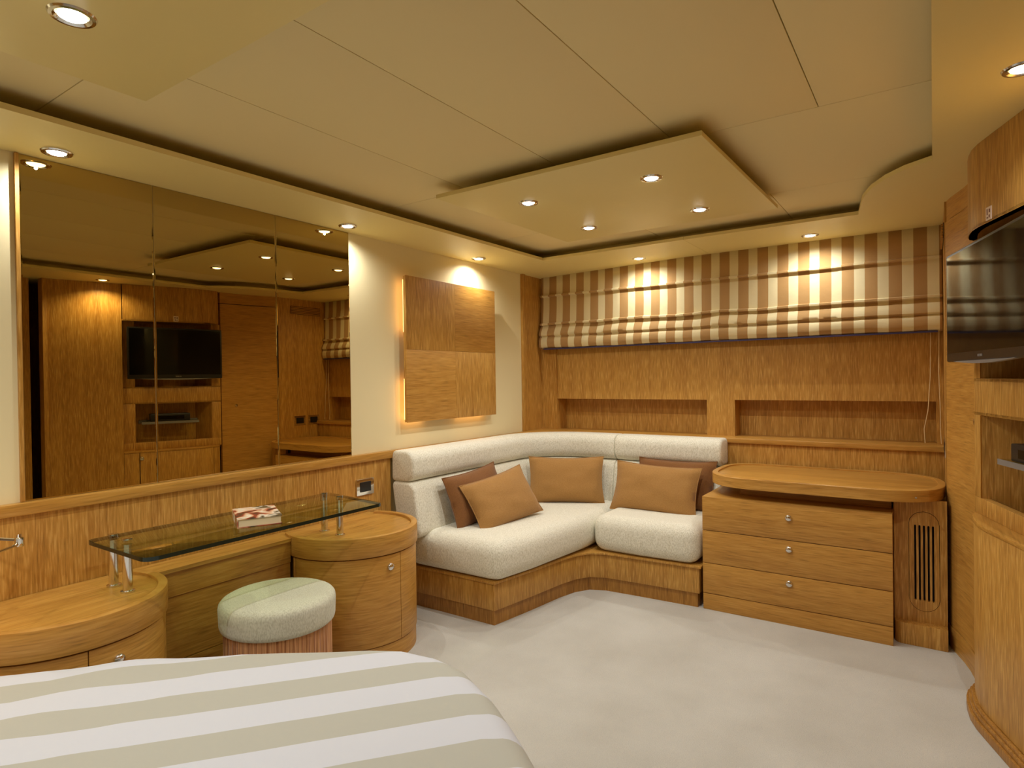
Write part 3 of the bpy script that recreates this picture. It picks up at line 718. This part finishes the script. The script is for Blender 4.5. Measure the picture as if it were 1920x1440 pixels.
# sockets and vent on the right wall, seen in the mirror
for yc, sl in ((-0.175, 'black power socket on the side wall above the oval table, nearer the blind'), (-0.335, 'black power socket on the side wall above the oval table, nearer the door')):
    sk = thing('power_socket', sl, 'socket', (2.535, yc, 0.88), 'pair of sockets above the oval table')
    bm = BM(); add_box(bm, 2.532, 2.535, yc-0.062, yc+0.062, 0.835, 0.925, 0.001); obj('frame', bm, 'chrome', sk)
    bm = BM(); add_box(bm, 2.531, 2.534, yc-0.042, yc+0.042, 0.852, 0.908, 0.001); obj('insert', bm, 'black', sk)
av = thing('wall_vent', 'slim slatted air vent high on the side wall by the blind', 'vent', (2.535, -0.25, 1.94))
box_part('backing', (2.532, 2.536, -0.42, -0.08, 1.90, 1.975), 'dark', av)
for k in range(5): box_part('slat', (2.524, 2.533, -0.418, -0.082, 1.903+0.0145*k, 1.912+0.0145*k), 'wood_h', av)

# ------------------------------------------------------------------ built-in television cabinet
tv = thing('television_cabinet', 'tall curved oak built-in cabinet behind the television', 'cabinet', (2.75, -1.45, 0))
th = math.radians(20); ux, uy = math.sin(th), -math.cos(th)
def fl(Y): return 2.650 + (-1.45-Y)*math.tan(th)          # front line x at Y
curve = [(2.70, -1.062), (2.655, -1.068), (2.622, -1.085), (2.604, -1.12), (2.598, -1.17), (2.598, -1.23), (2.604, -1.30), (2.618, -1.36), (fl(-1.42), -1.42), (fl(-1.5), -1.5), (fl(-1.6), -1.6), (fl(-1.70), -1.70), (fl(-1.785), -1.785)]
def sub(Y0, Y1, pts=curve):
    """part of the curve with Y between Y0 (far) and Y1 (near)"""
    out = []
    for a, b in zip(pts, pts[1:]):
        for k in range(33):
            q = Vector(a).lerp(Vector(b), k/32)
            if Y1 <= q.y <= Y0 and (not out or (Vector(out[-1])-q).length > 1e-4): out.append((q.x, q.y))
    return out
YN0, YN1 = -1.150, -1.690
def ml(Y): return 2.613 + (-1.085-Y)*0.30
mid = [(2.70, -1.066), (2.64, -1.070), (2.618, -1.078), (ml(-1.095), -1.095), (ml(-1.2), -1.2), (ml(-1.4), -1.4), (ml(-1.6), -1.6), (ml(-1.785), -1.785)]
low = [(x+0.010, y) for x, y in curve]
def tvp(name, pts, t, z0, z1, mat='wood_v', off=0.0, bev=0.002):
    bm_ = BM(); pp = off_path(pts, off) if off else pts; add_strip(bm_, pp, t, z0, z1, bev); return obj(name, bm_, mat, tv)
# off_path offsets to the right of travel: travel is toward -Y so right is -X (into the room); depth goes negative
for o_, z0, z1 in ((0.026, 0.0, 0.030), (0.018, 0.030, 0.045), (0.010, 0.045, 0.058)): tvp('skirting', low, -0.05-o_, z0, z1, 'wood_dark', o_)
tvp('side_panel', sub(-1.0, YN0, low), -0.03, 0.058, 0.700); tvp('side_panel', sub(YN1, -1.79, low), -0.03, 0.058, 0.700)
ld_ = tvp('door', sub(YN0-0.004, YN1+0.004, low), -0.03, 0.062, 0.700)
put_knob(ld_, (fl(-1.675)+0.009, -1.675, 0.655), (-math.cos(th), -math.sin(th), 0))
bm = BM(); add_prism(bm, off_path(sub(-1.0, -1.79, low), 0.004)+[(2.94, -1.785), (2.80, -1.07)], 0.700, 0.716, 0.003); obj('ledge', bm, 'wood_y', tv)
tvp('rail', mid, -0.03, 0.716, 0.778)
tvp('stile', sub(-1.0, YN0, mid), -0.03, 0.778, 1.090); tvp('stile', sub(YN1, -1.79, mid), -0.03, 0.778, 1.090)
tvp('rail', mid, -0.03, 1.090, 1.228)
tvp('stile', sub(-1.0, YN0, mid), -0.03, 1.228, 1.755); tvp('stile', sub(YN1, -1.79, mid), -0.03, 1.228, 1.755)
tvp('upper_fascia', curve, -0.03, 1.755, 2.043)
for z, pp in ((1.091, mid), (1.217, mid), (1.755, curve)):
    bm = BM(); add_prism(bm, sub(-1.05, -1.79, pp)+[(3.0, -1.78), (2.92, -1.07)], z, z+0.010); obj('board', bm, 'wood_y', tv)
def backline(d): return [(fl(-1.04)+d+0.03, -1.04), (fl(-1.79)+d, -1.79)]
bm = BM(); add_strip(bm, backline(0.27), -0.02, 0.0, 2.043); obj('back_panel', bm, 'wood_v', tv)
for ya in (YN0, YN1):
    s = 1 if ya == YN0 else -1; x0 = ml(ya)
    bm = BM(); add_prism(bm, [(x0+0.004, ya), (x0+0.36, ya-0.05), (x0+0.36, ya-0.05+s*0.02), (x0+0.004, ya+s*0.02)], 0.70, 1.755); obj('divider', bm, 'wood_v', tv)
bm = BM(); add_prism(bm, [(2.70, -1.062), (2.98, -1.062), (2.98, -1.085), (2.70, -1.085)], 0, 2.043); obj('end_panel', bm, 'wood_v', tv)
# pictogram plate on the upper fascia
yy = -1.435; nrm = Vector((-math.cos(th), -math.sin(th), 0)); tng = Vector((ux, uy, 0))
def plate(parent, name, c, wd, ht, t, mat):
    bm_ = BM(); c = Vector(c); a = tng*wd/2; n_ = nrm*t; zz = Vector((0, 0, ht/2))
    b0 = [c-a-zz, c+a-zz, c+a+zz, c-a+zz]; add_rings(bm_, [[tuple(v) for v in b0], [tuple(v+n_) for v in b0]]); return obj(name, bm_, mat, parent, 0)
sg = thing('pictogram_plate', 'small white pictogram plate on the cabinet above the television', 'sign', (fl(yy), yy, 1.785))
c0 = Vector((fl(yy), yy, 1.783)); plate(sg, 'plate', c0, 0.036, 0.044, 0.002, 'sticker')
for dx, dz, a, b in ((-0.008, 0.006, 0.006, 0.020), (0.007, 0.008, 0.008, 0.012), (0.006, -0.010, 0.007, 0.010), (-0.007, -0.013, 0.009, 0.005)):
    plate(sg, 'mark', c0+tng*dx+nrm*0.002+Vector((0, 0, dz)), a, b, 0.0005, 'sticker_mark')
# receiver on its glass bracket
def local_box(parent, name, c, wd, dp, ht, mat, bev=0.002):
    bm_ = BM(); c = Vector(c); p = [c+tng*sx*wd/2-nrm*sy*dp/2 for sx, sy in ((-1, -1), (1, -1), (1, 1), (-1, 1))]
    add_prism(bm_, [(q.x, q.y) for q in p], c.z, c.z+ht, bev); return obj(name, bm_, mat, parent)
cc = Vector((fl(-1.44)+0.178, -1.41, 0))
br = thing('glass_bracket', 'small clear glass wall shelf in the cabinet niche below the television', 'shelf', (cc.x, cc.y, 0.925))
local_box(br, 'glass', cc+Vector((0, 0, 0.932)), 0.42, 0.16, 0.008, 'glass'); local_box(br, 'rail', cc+nrm*(-0.074)+Vector((0, 0, 0.922)), 0.44, 0.012, 0.028, 'grey')
local_box(br, 'front_edge', cc+nrm*0.0815+Vector((0, 0, 0.9205)), 0.42, 0.003, 0.020, 'grey', 0)
rc = thing('media_receiver', 'black media receiver box standing on the small niche shelf', 'receiver', (cc.x, cc.y, 0.94))
local_box(rc, 'case', cc+Vector((0, 0, 0.9405)), 0.29, 0.14, 0.062, 'black', 0.004); local_box(rc, 'display', cc+nrm*0.0702+Vector((0, 0, 0.955)), 0.20, 0.002, 0.03, 'screen', 0)

# television on its arm
tl = thing('television', 'flat black television on a bracket against the curved oak cabinet', 'television', (2.60, -1.44, 1.29))
A = Vector((2.530, -1.112, 0)); B = Vector((2.706, -1.782, 0)); tx = (B-A).normalized(); tn = Vector((tx.y, -tx.x, 0)); tn = tn if tn.x < 0 else -tn
def tvbox(parent, name, s0, s1, d0, d1, z0, z1, mat, bev=0.003):
    bm_ = BM(); L = (B-A).length
    p = [A+tx*(s*L)-tn*d for s, d in ((s0, d0), (s1, d0), (s1, d1), (s0, d1))]
    add_prism(bm_, [(q.x, q.y) for q in p], z0, z1, bev); return obj(name, bm_, mat, parent)
tvbox(tl, 'case', 0, 1, 0.002, 0.035, 1.292, 1.704, 'black', 0.006)
tvbox(tl, 'screen', 0.016, 0.984, 0.0005, 0.004, 1.325, 1.692, 'screen', 0.0)
tvbox(tl, 'back_shell', 0.12, 0.88, 0.035, 0.055, 1.36, 1.66, 'black', 0.008)
tvbox(tl, 'bracket', 0.45, 0.62, 0.055, 0.30, 1.45, 1.56, 'black', 0.004)
# curved grey lower lip
bm = BM(); L = (B-A).length; up_r, lo_r = [], []
for k in range(25):
    s = 0.12+0.76*k/24; q = A+tx*(s*L); h = 0.010*math.sin(PI*k/24)
    up_r.append([tuple(q+Vector((0, 0, 1.2935))), tuple(q-tn*0.02+Vector((0, 0, 1.2935))), tuple(q-tn*0.02+Vector((0, 0, 1.2925-h))), tuple(q+Vector((0, 0, 1.2925-h)))])
add_rings(bm, up_r); obj('lip', bm, 'grey', tl)
for k, wd in enumerate((0.006, 0.004, 0.006, 0.005, 0.006)):
    s = (0.455*L+0.0085*k)/L; tvbox(tl, 'logo_letter', s, s+wd/L, 0.0012, 0.0035, 1.306, 1.314, 'grey', 0)

# ------------------------------------------------------------------ bed
bed = thing('striped_bed', 'bed under a white and sage striped spread, rounded at the foot', 'bed', (1.3, -3.9, 0))
edge = [(0.10, -4.95), (0.10, -4.0), (0.16, -3.76), (0.26, -3.60), (0.385, -3.462), (0.515, -3.325), (0.677, -3.172), (0.891, -2.992), (1.037, -2.882), (1.137, -2.81), (1.225, -2.757), (1.34, -2.735), (1.455, -2.757),
        (1.59, -2.824), (1.715, -2.908), (1.862, -3.020), (2.02, -3.15), (2.14, -3.27), (2.22, -3.40), (2.25, -3.55), (2.22, -3.70), (2.14, -3.86), (1.9, -4.2), (1.40, -4.95)]
edge = dens(edge, 0.05)
def bed_pad(poly):
    bm_ = BM(); p = ccw(poly); rt = 0.075; z1 = 0.492
    prof = [(0.03, 0.06), (0.028, 0.30), (0.012, 0.38)]
    prof += [(rt*(1-math.cos(k/7*PI/2)), z1-rt*(1-math.sin(k/7*PI/2))) for k in range(8)]
    prof += [(rt+0.03, z1+0.004)]
    rings = []
    for i, (d, z) in enumerate(prof):
        q = inset(p, d) if d > 1e-6 else p
        rr = []
        for k, (x, y) in enumerate(q):
            wv = noise.noise(Vector((x*9, y*9, z*3)))*0.004 if i > 4 else 0
            if x < 0.75 and y < -3.1 and 5 < i < 12: wv += 0.006*math.sin((x+y)*70)
            rr.append((x, y, z+wv))
        rings.append(rr)
    add_rings(bm_, rings); return bm_
obj('bedspread', bed_pad(edge), 'bed', bed, 70)
bm = BM(); add_prism(bm, inset(ccw(edge), 0.08), 0.0, 0.28); obj('bed_base', bm, 'wood_v', bed)
